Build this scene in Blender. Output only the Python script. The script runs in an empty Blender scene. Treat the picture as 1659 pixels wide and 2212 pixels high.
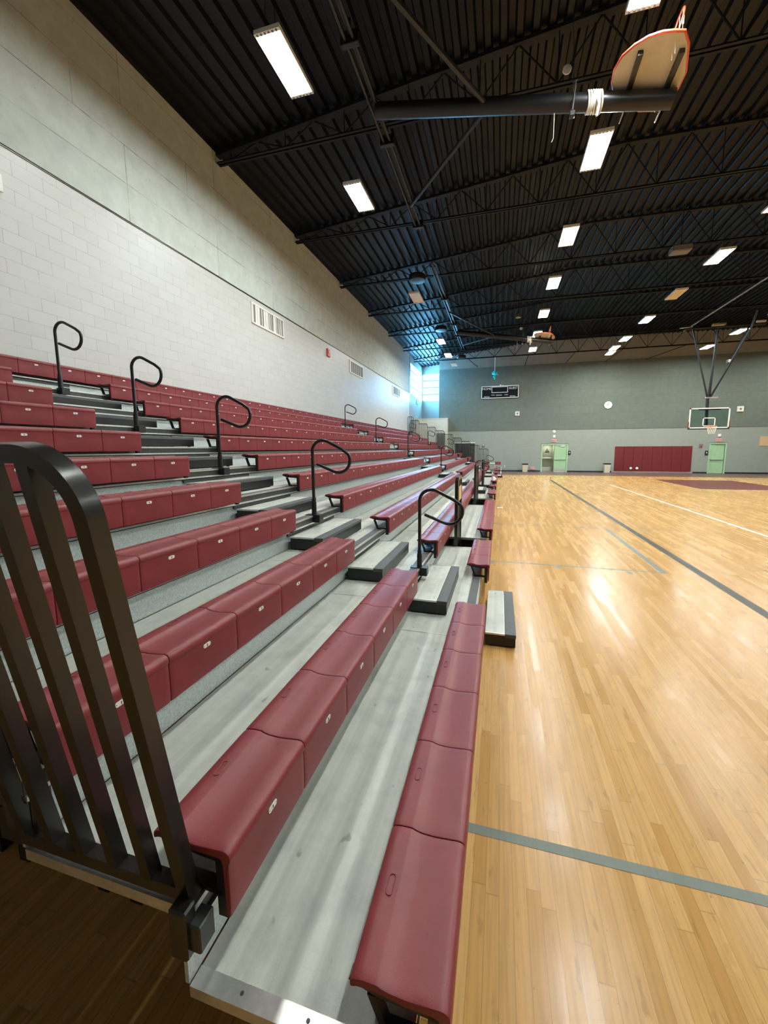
import bpy, math, random
from math import pi, sin, cos, floor
from mathutils import Vector, Matrix
random.seed(7)
SC = bpy.context.scene
COL = SC.collection
PI = pi

# ------------------------------------------------------------------ materials
def newmat(name):
    m = bpy.data.materials.new(name); m.use_nodes = True
    nt = m.node_tree; nt.nodes.clear()
    out = nt.nodes.new('ShaderNodeOutputMaterial')
    return m, nt, out
class G:
    """tiny node helper"""
    def __init__(s, nt): s.nt = nt
    def n(s, t, **kw):
        x = s.nt.nodes.new(t)
        for k, v in kw.items(): setattr(x, k, v)
        return x
    def l(s, a, b): s.nt.links.new(a, b)
    def math(s, op, a, b=None, c=None):
        x = s.n('ShaderNodeMath', operation=op)
        for i, v in enumerate((a, b, c)):
            if v is None: continue
            if isinstance(v, (int, float)): x.inputs[i].default_value = v
            else: s.l(v, x.inputs[i])
        return x.outputs[0]
    def mix(s, f, a, b):
        x = s.n('ShaderNodeMix', data_type='RGBA')
        for i, v in ((0, f), (6, a), (7, b)):
            if isinstance(v, (int, float)): x.inputs[i].default_value = v
            elif isinstance(v, tuple): x.inputs[i].default_value = (*v[:3], 1)
            else: s.l(v, x.inputs[i])
        return x.outputs[2]
    def pos(s): return s.n('ShaderNodeTexCoord').outputs['Object']
    def noise(s, vec, scale, detail=3, rough=.55):
        x = s.n('ShaderNodeTexNoise'); x.inputs['Scale'].default_value = scale
        x.inputs['Detail'].default_value = detail; x.inputs['Roughness'].default_value = rough
        s.l(vec, x.inputs['Vector']); return x.outputs['Fac']
    def ramp(s, fac, stops):
        x = s.n('ShaderNodeValToRGB'); e = x.color_ramp.elements
        while len(e) < len(stops): e.new(.5)
        for q, (p, c) in zip(e, stops):
            q.position = p; q.color = (*c, 1) if isinstance(c, tuple) else (c, c, c, 1)
        s.l(fac, x.inputs[0]); return x.outputs[0]
    def bump(s, h, strength=.2, dist=.01):
        x = s.n('ShaderNodeBump'); x.inputs['Strength'].default_value = strength
        x.inputs['Distance'].default_value = dist; s.l(h, x.inputs['Height']); return x.outputs[0]
    def scale(s, vec, sc):
        x = s.n('ShaderNodeMapping'); x.inputs['Scale'].default_value = sc; s.l(vec, x.inputs[0]); return x.outputs[0]
def bsdf(g, out, color, rough, metal=0.0, normal=None, spec=.5):
    b = g.n('ShaderNodeBsdfPrincipled')
    if isinstance(color, tuple): b.inputs['Base Color'].default_value = (*color, 1)
    else: g.l(color, b.inputs['Base Color'])
    if isinstance(rough, (int, float)): b.inputs['Roughness'].default_value = rough
    else: g.l(rough, b.inputs['Roughness'])
    b.inputs['Metallic'].default_value = metal
    b.inputs['Specular IOR Level'].default_value = spec
    if normal is not None: g.l(normal, b.inputs['Normal'])
    g.l(b.outputs[0], out.inputs[0]); return b
def P(name, c, rough=.5, metal=0.0, var=.12, scale=8, bump=0.0, bscale=60, spec=.5):
    """painted / moulded surface: colour with a little procedural mottling and grain"""
    m, nt, out = newmat(name); g = G(nt); p = g.pos()
    n = g.noise(p, scale, 4)
    lo = tuple(x*(1-var) for x in c); hi = tuple(min(1, x*(1+var)) for x in c)
    col = g.mix(g.ramp(n, [(.3, 0.0), (.7, 1.0)]), lo, hi)
    nm = g.bump(g.noise(p, bscale, 2), bump, .004) if bump else None
    bsdf(g, out, col, rough, metal, nm, spec); return m
def emit(name, c, s):
    m, nt, out = newmat(name); g = G(nt)
    e = g.n('ShaderNodeEmission'); e.inputs[0].default_value = (*c, 1); e.inputs[1].default_value = s
    g.l(e.outputs[0], out.inputs[0]); return m

M = {}
M['seat'] = P('maroon_plastic', (.22, .029, .035), .41, 0, .10, 5, .15, 420, .38)
M['plate'] = P('plate_white', (.78, .76, .70), .4, 0, .03)
M['ink'] = P('ink_black', (.02, .02, .02), .5, 0, 0.02)
M['black'] = P('black_paint', (.010, .010, .011), .38, 0, .15, 12)
M['bronze'] = P('dark_bronze_paint', (.014, .0115, .0095), .24, 0, .12, 10)
M['blacksteel'] = P('roof_black_steel', (.010, .0095, .0095), .6, 0, .2, 3, spec=.25)
M['roofdeck'] = P('roof_deck_black', (.0028, .0028, .0034), .42, 0, .25, 2, spec=.22)
M['alu'] = P('aluminium', (.72, .71, .68), .35, .85, .10, 30)
M['darkstrip'] = P('dark_tread_strip', (.085, .088, .088), .6, 0, .12, 40, .3, 300)
M['steeldark'] = P('dark_grey_steel', (.06, .062, .06), .38, .4, .15, 20)
M['white'] = P('white_paint', (.80, .79, .75), .45, 0, .03)
M['cream'] = P('cream_plaster', (.74, .70, .60), .6, 0, .04, 3)
M['greycloth'] = P('dark_grey_panel', (.035, .038, .042), .7, 0, .2, 20)
M['greypanel'] = P('grey_panel', (.16, .16, .16), .6, 0, .1, 10)
M['maroonpad'] = P('maroon_vinyl', (.155, .014, .018), .45, 0, .10, 3, .05, 90)
M['green'] = P('door_green_paint', (.36, .56, .33), .4, 0, .05, 4)
M['olive'] = P('door_olive_paint', (.20, .22, .15), .5, 0, .06, 4)
M['red'] = P('red_plastic', (.55, .03, .02), .4, 0, .05)
M['orange'] = P('rim_orange', (.75, .10, .05), .4, 0, .06)
M['pink'] = P('pink_sign', (.62, .40, .38), .5, 0, .05)
M['tan'] = P('tan_board', (.62, .42, .24), .6, 0, .06, 6)
M['fan'] = P('fan_board_white', (.66, .58, .42), .5, 0, .08, 4)
M['binbody'] = P('bin_beige', (.62, .55, .40), .5, 0, .06, 6)
M['rope'] = P('white_strap', (.80, .76, .66), .8, 0, .06, 50)
M['cyan'] = P('turquoise_foil', (.02, .62, .70), .35, 0, .2, 20)
M['bluebag'] = P('blue_plastic_film', (.10, .30, .62), .25, 0, .3, 30)
M['chairred'] = P('chair_maroon', (.22, .04, .05), .45, 0, .1, 8)
M['chrome'] = P('chrome_tube', (.62, .60, .57), .25, .9, .06)
M['galv'] = None
M['unlit'] = P('unlit_diffuser', (.80, .66, .46), .5, 0, .04)
M['gold'] = P('brass_gong', (.70, .60, .25), .3, .7, .1)
M['blackmatt'] = P('matt_black_face', (.008, .010, .012), .85, 0, .1, spec=.15)
M['rubber'] = P('rubber_base', (.02, .02, .022), .6, 0, .1)

def m_galv():
    m, nt, out = newmat('galvanised_riser'); g = G(nt); p = g.pos()
    v = g.n('ShaderNodeTexVoronoi'); v.inputs['Scale'].default_value = 130; g.l(p, v.inputs['Vector'])
    n = g.noise(p, 90, 3)
    c = g.mix(g.math('MULTIPLY', v.outputs['Color'], .6), (.44, .50, .49), (.64, .70, .69))
    c = g.mix(g.ramp(n, [(.35, 0.0), (.65, 1.0)]), c, (.70, .75, .73))
    bsdf(g, out, c, .42, .25); return m
M['galv'] = m_galv()
def m_deck():
    """light grey coated plywood deck: lengthwise streaks of wear, painted-in reflection bands, small dark stains"""
    m, nt, out = newmat('grey_deck_board'); g = G(nt); p = g.pos()
    streak = g.noise(g.scale(p, (26, .35, 1)), 1.0, 2, .6)
    sheen_band = g.noise(g.scale(p, (7, .12, 1)), 1.0, 1, .5)  # pale lengthwise bands: reflected light painted into the deck colour
    blot = g.noise(p, 5, 4, .6)
    fine = g.noise(p, 160, 2)
    stain = g.noise(g.scale(p, (1.6, .9, 1)), 9, 2, .5)
    c = g.mix(g.ramp(streak, [(.35, 0.0), (.65, 1.0)]), (.46, .46, .40), (.57, .575, .51))
    c = g.mix(g.math('MULTIPLY', g.ramp(sheen_band, [(.45, 0.0), (.60, 1.0)]), .4), c, (.67, .68, .61))
    c = g.mix(g.math('MULTIPLY', g.ramp(blot, [(.45, 0.0), (.75, 1.0)]), .45), c, (.24, .24, .22))
    c = g.mix(g.math('MULTIPLY', fine, .18), c, (.20, .20, .19))
    c = g.mix(g.math('MULTIPLY', g.ramp(stain, [(.70, 0.0), (.74, 1.0)]), .5), c, (.10, .095, .08))
    bsdf(g, out, c, .5, 0, g.bump(fine, .15, .003)); return m
M['deck'] = m_deck()
def m_cmu():
    m, nt, out = newmat('white_painted_block'); g = G(nt); p = g.pos()
    s = g.n('ShaderNodeSeparateXYZ'); g.l(p, s.inputs[0])
    cb = g.n('ShaderNodeCombineXYZ'); g.l(s.outputs[1], cb.inputs[0]); g.l(s.outputs[2], cb.inputs[1])
    b = g.n('ShaderNodeTexBrick'); g.l(cb.outputs[0], b.inputs['Vector'])
    for k, v in (('Scale', 1.0), ('Mortar Size', .0035), ('Mortar Smooth', .3), ('Bias', 0.0), ('Brick Width', .406), ('Row Height', .203)): b.inputs[k].default_value = v
    b.inputs['Color1'].default_value = (.545, .55, .535, 1); b.inputs['Color2'].default_value = (.585, .59, .575, 1)
    b.inputs['Mortar'].default_value = (.33, .335, .32, 1)
    n = g.noise(p, 1.2, 3)
    # joints filled with paint in places
    c = g.mix(g.ramp(g.noise(p, 2.3, 2), [(.45, 0.0), (.62, .7)]), b.outputs['Color'], (.57, .575, .56))
    c = g.mix(g.math('MULTIPLY', n, .15), c, (.50, .51, .50))
    h = g.math('ADD', g.math('MULTIPLY', b.outputs['Fac'], -1.0), g.math('MULTIPLY', g.noise(p, 120, 3), .25))
    bsdf(g, out, c, .40, 0, g.bump(h, .25, .004), .4); return m
M['cmu'] = m_cmu()
def m_panel(name, axis, c1, c2, cm, bw, rh, off, rough=.85, blot=.3):
    """acoustic board: courses of large panels with thin joints, blotchy surface"""
    m, nt, out = newmat(name); g = G(nt); p = g.pos()
    s = g.n('ShaderNodeSeparateXYZ'); g.l(p, s.inputs[0])
    cb = g.n('ShaderNodeCombineXYZ')
    g.l(g.math('ADD', s.outputs[axis], off[0]), cb.inputs[0]); g.l(g.math('ADD', s.outputs[2], off[1]), cb.inputs[1])
    b = g.n('ShaderNodeTexBrick'); b.offset = .37; b.offset_frequency = 3; g.l(cb.outputs[0], b.inputs['Vector'])
    for k, v in (('Scale', 1.0), ('Mortar Size', .008), ('Mortar Smooth', .2), ('Bias', 0.0), ('Brick Width', bw), ('Row Height', rh)): b.inputs[k].default_value = v
    b.inputs['Color1'].default_value = (*c1, 1); b.inputs['Color2'].default_value = (*c2, 1); b.inputs['Mortar'].default_value = (*cm, 1)
    c = g.mix(g.ramp(g.noise(p, 1.7, 3), [(.40, 0.0), (.58, .8)]), b.outputs['Color'], tuple((x+y)/2 for x, y in zip(c1, c2)))
    n = g.noise(p, 3.0, 5, .62)
    c = g.mix(g.math('MULTIPLY', g.ramp(n, [(.35, 0.0), (.75, 1.0)]), blot), c, tuple(x*.6 for x in c1))
    dots = g.noise(p, 14, 2)
    c = g.mix(g.math('MULTIPLY', g.ramp(dots, [(.72, 0.0), (.76, 1.0)]), .5), c, tuple(x*.3 for x in c1))
    bsdf(g, out, c, rough, 0, g.bump(g.noise(p, 70, 3), .2, .004), .3); return m
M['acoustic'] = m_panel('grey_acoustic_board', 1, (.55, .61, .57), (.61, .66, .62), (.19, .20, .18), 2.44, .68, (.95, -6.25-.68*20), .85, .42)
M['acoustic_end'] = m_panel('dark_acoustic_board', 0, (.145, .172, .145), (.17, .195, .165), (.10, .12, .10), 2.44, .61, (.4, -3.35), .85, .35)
M['wallgrey'] = m_panel('grey_painted_wall', 0, (.30, .325, .285), (.315, .34, .30), (.28, .30, .27), .406, .203, (0, 0), .5, .12)
M['wallupper'] = P('upper_wall_grey', (.30, .29, .25), .8, 0, .08, 2)
M['baywhite'] = P('bay_white_wall', (.36, .34, .30), .6, 0, .04, 3)
M['wallplain'] = P('plain_grey_wall', (.30, .31, .29), .7, 0, .06, 2)

def wood_nodes(g):
    p = g.pos()
    s = g.n('ShaderNodeSeparateXYZ'); g.l(p, s.inputs[0]); X, Y = s.outputs[0], s.outputs[1]
    xs = g.math('DIVIDE', g.math('ADD', X, 50.0), .0572)
    row = g.math('FLOOR', xs)
    wn = g.n('ShaderNodeTexWhiteNoise', noise_dimensions='1D'); g.l(row, wn.inputs['W'])
    ys = g.math('ADD', g.math('DIVIDE', g.math('ADD', Y, 50.0), .95), g.math('MULTIPLY', wn.outputs['Value'], 17.0))
    colm = g.math('FLOOR', ys)
    cb = g.n('ShaderNodeCombineXYZ'); g.l(row, cb.inputs[0]); g.l(colm, cb.inputs[1])
    wn2 = g.n('ShaderNodeTexWhiteNoise', noise_dimensions='2D'); g.l(cb.outputs[0], wn2.inputs['Vector'])
    c = g.ramp(wn2.outputs['Value'], [(0.0, (.49, .245, .072)), (.25, (.555, .29, .088)), (.6, (.585, .312, .098)), (1.0, (.625, .345, .115))])
    # grain: per board offset
    vec = g.n('ShaderNodeCombineXYZ')
    g.l(g.math('MULTIPLY', X, 60.0), vec.inputs[0])
    g.l(g.math('ADD', g.math('MULTIPLY', Y, 2.2), g.math('MULTIPLY', wn2.outputs['Value'], 40.0)), vec.inputs[1])
    grain = g.noise(vec.outputs[0], 1.0, 4, .6)
    c = g.mix(g.math('MULTIPLY', g.ramp(grain, [(.42, 0.0), (.75, 1.0)]), .62), c, (.30, .16, .055))
    fleck = g.noise(g.scale(p, (22, 5, 1)), 1.0, 3, .6)
    c = g.mix(g.math('MULTIPLY', g.ramp(fleck, [(.62, 0.0), (.70, 1.0)]), .6), c, (.26, .13, .045))
    # joints
    fx = g.math('ABSOLUTE', g.math('SUBTRACT', g.math('FRACT', xs), .5))
    jx = g.math('GREATER_THAN', fx, .475)
    fy = g.math('ABSOLUTE', g.math('SUBTRACT', g.math('FRACT', ys), .5))
    jy = g.math('GREATER_THAN', fy, .4975)
    j = g.math('MAXIMUM', jx, jy)
    c = g.mix(g.math('MULTIPLY', j, .50), c, (.20, .10, .035))
    # scuffs and small dark marks
    sc = g.noise(g.scale(p, (3, 1.4, 1)), 11, 3, .7)
    c = g.mix(g.math('MULTIPLY', g.ramp(sc, [(.70, 0.0), (.715, 1.0)]), .6), c, (.10, .06, .03))
    big = g.noise(p, .6, 3)
    c = g.mix(g.math('MULTIPLY', big, .22), c, (.62, .38, .13))
    rough = g.math('ADD', g.math('ADD', .17, g.math('MULTIPLY', wn2.outputs['Value'], .10)), g.math('MULTIPLY', g.noise(g.scale(p, (3, 1, 1)), 2.6, 3, .7), .08))
    cup = g.math('MULTIPLY', g.math('MULTIPLY', fx, fx), 1.0)
    h = g.math('ADD', g.math('MULTIPLY', cup, -1.0), g.math('MULTIPLY', wn2.outputs['Value'], .05))
    h = g.math('ADD', h, g.math('MULTIPLY', g.noise(g.scale(p, (1.0, .4, 1)), 3.0, 3), .7))
    return c, rough, g.bump(h, .045, .004)
def m_wood():
    m, nt, out = newmat('maple_floor'); g = G(nt)
    c, r, nm = wood_nodes(g); bsdf(g, out, c, r, 0, nm, .26); return m
def m_line(name, lc, a):
    m, nt, out = newmat(name); g = G(nt)
    c, r, nm = wood_nodes(g); c = g.mix(a, c, lc); bsdf(g, out, c, g.math('ADD', r, .12), 0, nm, .14); return m
M['wood'] = m_wood()
M['l_dark'] = m_line('line_dark_grey', (.035, .045, .045), .93)
M['l_grey'] = m_line('line_blue_grey', (.16, .20, .19), .90)
M['l_thin'] = m_line('line_brown', (.16, .13, .08), .8)
M['l_white'] = m_line('line_white', (.85, .81, .70), .96)
M['l_maroon'] = m_line('line_maroon', (.115, .022, .028), .94)
M['l_black'] = P('black_gap_floor', (.008, .008, .008), .8, 0, .1)
M['l_apron'] = m_line('apron_maroon', (.13, .075, .07), .93)

def m_glass(name, tint, fac):
    m, nt, out = newmat(name); g = G(nt)
    t = g.n('ShaderNodeBsdfTransparent'); t.inputs[0].default_value = (*tint, 1)
    s = g.n('ShaderNodeBsdfGlossy'); s.inputs['Roughness'].default_value = .05
    mx = g.n('ShaderNodeMixShader'); mx.inputs[0].default_value = fac
    g.l(t.outputs[0], mx.inputs[1]); g.l(s.outputs[0], mx.inputs[2]); g.l(mx.outputs[0], out.inputs[0]); return m
M['pane'] = m_glass('window_pane', (.95, .98, 1.0), .05)
M['bbglass'] = m_glass('backboard_glass', (.78, .88, .86), .05)
LAMP = 165.0
M['lamp'] = emit('lamp_diffuser_lit', (.93, 1.0, .96), LAMP)

# ------------------------------------------------------------------ mesh builder
class MB:
    def __init__(s): s.v = []; s.f = []; s.mi = []; s.sm = []; s.mats = []
    def mat(s, m):
        if m not in s.mats: s.mats.append(m)
        return s.mats.index(m)
    def add(s, verts, faces, m, smooth=False):
        o = len(s.v); k = s.mat(m); s.v += [tuple(v) for v in verts]
        for f in faces: s.f.append(tuple(i+o for i in f)); s.mi.append(k); s.sm.append(smooth)
        return s
    def box(s, x0, x1, y0, y1, z0, z1, m):
        v = [(x, y, z) for x in (x0, x1) for y in (y0, y1) for z in (z0, z1)]
        return s.add(v, [(0,1,3,2),(4,6,7,5),(0,4,5,1),(2,3,7,6),(0,2,6,4),(1,5,7,3)], m)
    def bbox(s, x0, x1, y0, y1, z0, z1, b, m):
        """box with bevelled edges"""
        vs = []; idx = {}
        for ix, X in ((0, x0), (1, x1)):
            for iy, Y in ((0, y0), (1, y1)):
                for iz, Z in ((0, z0), (1, z1)):
                    sx, sy, sz = (b, -b)[ix], (b, -b)[iy], (b, -b)[iz]
                    for a, q in (('x', (X, Y+sy, Z+sz)), ('y', (X+sx, Y, Z+sz)), ('z', (X+sx, Y+sy, Z))):
                        idx[(ix, iy, iz, a)] = len(vs); vs.append(q)
        F = []
        I = lambda x, y, z, a: idx[(x, y, z, a)]
        for e in (0, 1):
            q = [I(e,0,0,'x'), I(e,1,0,'x'), I(e,1,1,'x'), I(e,0,1,'x')]; F.append(q if e else q[::-1])
            q = [I(0,e,0,'y'), I(0,e,1,'y'), I(1,e,1,'y'), I(1,e,0,'y')]; F.append(q if e else q[::-1])
            q = [I(0,0,e,'z'), I(1,0,e,'z'), I(1,1,e,'z'), I(0,1,e,'z')]; F.append(q if e else q[::-1])
        for a in (0, 1):
            for c in (0, 1):
                F.append([I(a,c,0,'x'), I(a,c,1,'x'), I(a,c,1,'y'), I(a,c,0,'y')])
                F.append([I(a,0,c,'x'), I(a,1,c,'x'), I(a,1,c,'z'), I(a,0,c,'z')])
                F.append([I(0,a,c,'y'), I(1,a,c,'y'), I(1,a,c,'z'), I(0,a,c,'z')])
                for e in (0, 1): F.append([I(a,c,e,'x'), I(a,c,e,'y'), I(a,c,e,'z')])
        return s.add(vs, F, m)
    def tube(s, pts, r, m, n=10, closed=False, square=False, cap=True, up=None):
        if square: n = 4
        pts = [Vector(p) for p in pts]; N = len(pts)
        T = []
        for i in range(N):
            a = pts[i-1] if (i or closed) else pts[i]; b = pts[(i+1) % N] if (i < N-1 or closed) else pts[i]
            T.append((b-a).normalized())
        u = Vector(up) if up else (Vector((0, 0, 1)) if abs(T[0].z) < .9 else Vector((0, 1, 0)))
        nv = (u - T[0]*u.dot(T[0])).normalized(); vs = []
        if square: n = 4
        for i in range(N):
            nv = (nv - T[i]*nv.dot(T[i])).normalized(); bv = T[i].cross(nv)
            k = 1.0
            if 0 < i < N-1:
                cs = (pts[i]-pts[i-1]).normalized().dot((pts[i+1]-pts[i]).normalized()); k = 1/max(.5, math.sqrt((1+cs)/2))
            for j in range(n):
                a = 2*PI*j/n + (PI/4 if square else 0); rr = r*(1.4142 if square else 1)
                vs.append(pts[i] + (nv*cos(a) + bv*sin(a))*rr)
        F = []
        for i in range(N if closed else N-1):
            for j in range(n):
                a, b = i*n+j, i*n+(j+1) % n; c, d = ((i+1) % N)*n+(j+1) % n, ((i+1) % N)*n+j
                F.append((a, b, c, d))
        s.add(vs, F, m, True)
        if cap and not closed: s.add(vs[:n], [tuple(range(n))[::-1]], m); s.add(vs[-n:], [tuple(range(n))], m)
        return s
    def lathe(s, prof, c, m, n=24, axis='z'):
        vs = []
        for r, h in prof:
            for j in range(n):
                a = 2*PI*j/n; x, y = r*cos(a), r*sin(a)
                q = {'z': (x, y, h), 'y': (x, h, y), 'x': (h, x, y)}[axis]
                vs.append((q[0]+c[0], q[1]+c[1], q[2]+c[2]))
        F = [(i*n+j, i*n+(j+1) % n, (i+1)*n+(j+1) % n, (i+1)*n+j) for i in range(len(prof)-1) for j in range(n)]
        s.add(vs, F, m, True)
        for k in (0, len(prof)-1):
            if prof[k][0] > 1e-4: s.add(vs[k*n:(k+1)*n], [tuple(range(n))], m)
        return s
    def prism(s, poly, d, m):
        """poly: list of 3D points (planar), extruded by vector d"""
        n = len(poly); d = Vector(d); a = [Vector(p) for p in poly]; b = [p+d for p in a]
        s.add(a+b, [tuple(range(n)), tuple(range(n, 2*n))[::-1]] + [(i, i+n, (i+1) % n+n, (i+1) % n) for i in range(n)], m)
        return s
    def build(s, name, parent=None, loc=None):
        me = bpy.data.meshes.new(name); me.from_pydata(s.v, [], s.f)
        for m in s.mats: me.materials.append(m)
        for p, k, sm in zip(me.polygons, s.mi, s.sm): p.material_index = k; p.use_smooth = sm
        import bmesh
        bm = bmesh.new(); bm.from_mesh(me); bmesh.ops.recalc_face_normals(bm, faces=bm.faces); bm.to_mesh(me); bm.free()
        me.update()
        if any(s.sm): me.set_sharp_from_angle(angle=math.radians(38))
        return link(name, me, parent, loc)
def link(name, me, parent=None, loc=None):
    o = bpy.data.objects.new(name, me); COL.objects.link(o)
    if parent is not None: o.parent = parent
    if loc is not None: o.location = loc
    return o
def tag(o, label, cat, group=None):
    o['label'] = label; o['category'] = cat
    if group: o['group'] = group
    return o
def thing(name, label, cat, loc=(0, 0, 0), group=None, rz=0):
    o = bpy.data.objects.new(name, None); COL.objects.link(o); o.location = loc; o.rotation_euler.z = rz
    o.empty_display_size = .1
    return tag(o, label, cat, group)
def struct(name, mb): o = mb.build(name); o['kind'] = 'structure'; return o
def dup(o, loc=None, label=None, parent=None):
    c = o.copy(); COL.objects.link(c)
    if parent is not None: c.parent = parent
    if loc is not None: c.location = loc
    if label: c['label'] = label
    for ch in list(o.children): dup(ch, parent=c)
    return c
def arc(c, r, a0, a1, n, u=(1, 0, 0), v=(0, 0, 1)):
    c, u, v = Vector(c), Vector(u), Vector(v)
    return [c + u*r*cos(a0+(a1-a0)*i/n) + v*r*sin(a0+(a1-a0)*i/n) for i in range(n+1)]
def text_data(body, size, depth=.0):
    cu = bpy.data.curves.new('t', 'FONT'); cu.body = body; cu.size = size; cu.align_x = 'CENTER'; cu.align_y = 'CENTER'; cu.extrude = depth
    cu.resolution_u = 3
    o = bpy.data.objects.new('t', cu); COL.objects.link(o)
    dg = bpy.context.evaluated_depsgraph_get(); me = o.evaluated_get(dg).to_mesh()
    vs = [v.co.copy() for v in me.vertices]; fs = [tuple(p.vertices) for p in me.polygons]
    o.evaluated_get(dg).to_mesh_clear(); bpy.data.objects.remove(o); bpy.data.curves.remove(cu)
    return vs, fs
def put_text(mb, body, size, o, u, v, m, sx=1.0):
    vs, fs = text_data(body, size, .0015); o, u, v = Vector(o), Vector(u), Vector(v); n = u.cross(v)
    mb.add([o + u*(p.x*sx) + v*p.y + n*p.z for p in vs], fs, m)
ORD = ['', 'first', 'second', 'third', 'fourth', 'fifth', 'sixth', 'seventh', 'eighth', 'ninth', 'tenth', 'eleventh', 'twelfth']

# ------------------------------------------------------------------ measures (metres; x across the hall, y along the stand, floor z = 0)
RUN, RISE = .65637, .27887
sx = lambda k: -.0819 - RUN*(k-1)          # front of the seats of tier k
sz = lambda k: .435 + RISE*(k-1)           # seat top
dz = lambda k: .262 + RISE*(k-1)           # deck top
nx = lambda k: sx(k) - .105                # nosing of the deck of tier k
D = 33.04; XL = -7.0; XR = 26.0; YB = -5.0; YE = 35.35
Y0, Y1, YD = .828, 29.4, .787                        # ends of the stand
AIS = [(3.572, 4.838), (14.12, 15.40), (25.70, 27.00)]
roofz = lambda x: 9.2 + .1*(x+7) if x < 3 else 10.2 - .012*(x-3)

# ------------------------------------------------------------------ setting
fl = MB(); fl.box(-9, XR+.2, YB-.2, YE+.3, -.2, 0, M['wood'])
def line(x0, x1, y0, y1, m, z=.0012): fl.add([(x0, y0, z), (x1, y0, z), (x1, y1, z), (x0, y1, z)], [(0, 1, 2, 3)], M[m])
line(2.93, 3.06, -9, 24.9, 'l_dark')
line(-.6, 7, 1.725, 1.775, 'l_grey')
line(2.43, 2.52, 6.50, 9.87, 'l_grey'); line(-.5, 2.43, 6.505, 6.55, 'l_grey'); line(-.5, 2.43, 9.84, 9.88, 'l_grey')
for x, y in ((.95, 6.42), (1.97, 6.40), (-.08, 6.44), (.95, 9.95), (1.98, 9.96), (-.08, 9.95)): line(x-.03, x+.04, y-.05, y+.06, 'l_grey')
line(3.1, 4.05, 10.05, 10.11, 'l_thin'); line(5.56, 5.64, -2, 22.0, 'l_white')
line(3.1, 12, 14.11, 14.17, 'l_thin')
for a, b in zip(arc((8.6, 22.0, .0012), 4.0, PI, 1.5708+.5, 16, v=(0, 1, 0))[:-1], arc((8.6, 22.0, .0012), 4.0, PI, 1.5708+.5, 16, v=(0, 1, 0))[1:]):
    d = (b-a).normalized(); n = Vector((-d.y, d.x, 0))*.02
    fl.add([a-n, b-n, b+n, a+n], [(0, 1, 2, 3)], M['l_thin'])
line(9.0, 12.9, 20.5, 26.2, 'l_maroon'); line(9.0, 12.9, 20.45, 20.5, 'l_white', .0015)
line(1.35, 1.5, 14.8, 14.95, 'l_thin')
line(-.6, XR, 28.85, D, 'l_apron')
for a, b in ((6.26, 7.08), (11.22, 12.86), (16.22, 17.88), (22.32, 24.0)): line(-1.6, -.16, a, b, 'l_black', .002)  # floor inside the wheelchair gaps coloured black
struct('floor', fl)

w = MB(); w.box(XL-.25, XL, YB, 30.3, 0, 6.235, M['cmu']); w.box(XL-.25, XL, YB, 30.3, 6.265, 11.2, M['acoustic'])
w.box(XL-.25, XL-.03, YB, 30.3, 6.235, 6.265, M['black'])
w.box(XL-.25, XL, 30.3, YE, 0, 6.3, M['baywhite']); w.box(XL-.25, XL, 30.3, YE, 8.68, 11.2, M['baywhite'])
w.box(XL-.25, XL, 30.3, 30.55, 6.3, 8.68, M['baywhite']); w.box(XL-.25, XL, 34.85, YE, 6.3, 8.68, M['baywhite'])
struct('wall_left', w)
t = MB(); t.box(XL-.01, XL+.012, YB, 30.3, 6.225, 6.24, M['black']); t.box(XL-.01, XL+.01, 30.29, 30.33, 3, 9.4, M['steeldark']); struct('trim_1', t)
# far wall with door openings
w = MB(); WT = .25
holes = [(3.33, 5.12, 2.14), (14.80, 15.68, 2.14)]
xs = [-5.08] + [q for h in holes for q in h[:2]] + [XR]
for i in range(0, len(xs), 2): w.box(xs[i], xs[i+1], D, D+WT, 0, 3.35, M['wallgrey'])
for h in holes: w.box(h[0], h[1], D, D+WT, h[2], 3.35, M['wallgrey'])
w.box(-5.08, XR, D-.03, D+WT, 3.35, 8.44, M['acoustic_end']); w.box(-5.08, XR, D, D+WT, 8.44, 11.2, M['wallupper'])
w.box(-5.08, -4.95, D+WT, YE, 0, 11.2, M['baywhite'])
struct('wall_far', w)
w = MB(); w.box(XL-.25, -5.0, YE, YE+.25, 0, 6.2, M['baywhite']); w.box(XL-.25, -5.0, YE, YE+.25, 8.6, 11.2, M['baywhite'])
w.box(XL-.25, XL+.02, YE, YE+.25, 6.2, 8.6, M['baywhite']); w.box(-5.3, -5.0, YE, YE+.25, 6.2, 8.6, M['baywhite'])
struct('wall_bay', w)
struct('wall_right', MB().box(XR, XR+.25, YB, YE, 0, 11.2, M['wallplain']))
struct('wall_near', MB().box(XL-.25, XR+.25, YB-.25, YB, 0, 11.2, M['wallplain']))
struct('wall_landing', MB().box(XL+.01, -4.28, 32.55, D-.04, 0, 4.40, M['cream']).box(XL+.01, -4.25, 32.52, D-.04, 4.40, 4.44, M['white']))
struct('baseboard_far', MB().box(-4.2, 3.2, D-.015, D, 0, .12, M['rubber']).box(5.2, 8.4, D-.015, D, 0, .12, M['rubber']).box(13.8, 14.7, D-.015, D, 0, .12, M['rubber']).box(15.8, XR, D-.015, D, 0, .12, M['rubber']))
# corrugated roof deck, ribs along the hall
r = MB(); vs = []; x = XL-.4; pts = []
while x < XR+.4:
    for dx, h in ((0, 0), (.11, 0), (.15, .075), (.26, .075)): pts.append((x+dx, roofz(x+dx)+h))
    x += .30
for y in (YB-.3, YE+.3): vs += [(a, y, b) for a, b in pts]
n = len(pts); r.add(vs, [(i, i+1, n+i+1, n+i) for i in range(n-1)], M['roofdeck'])
struct('ceiling', r)
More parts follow.
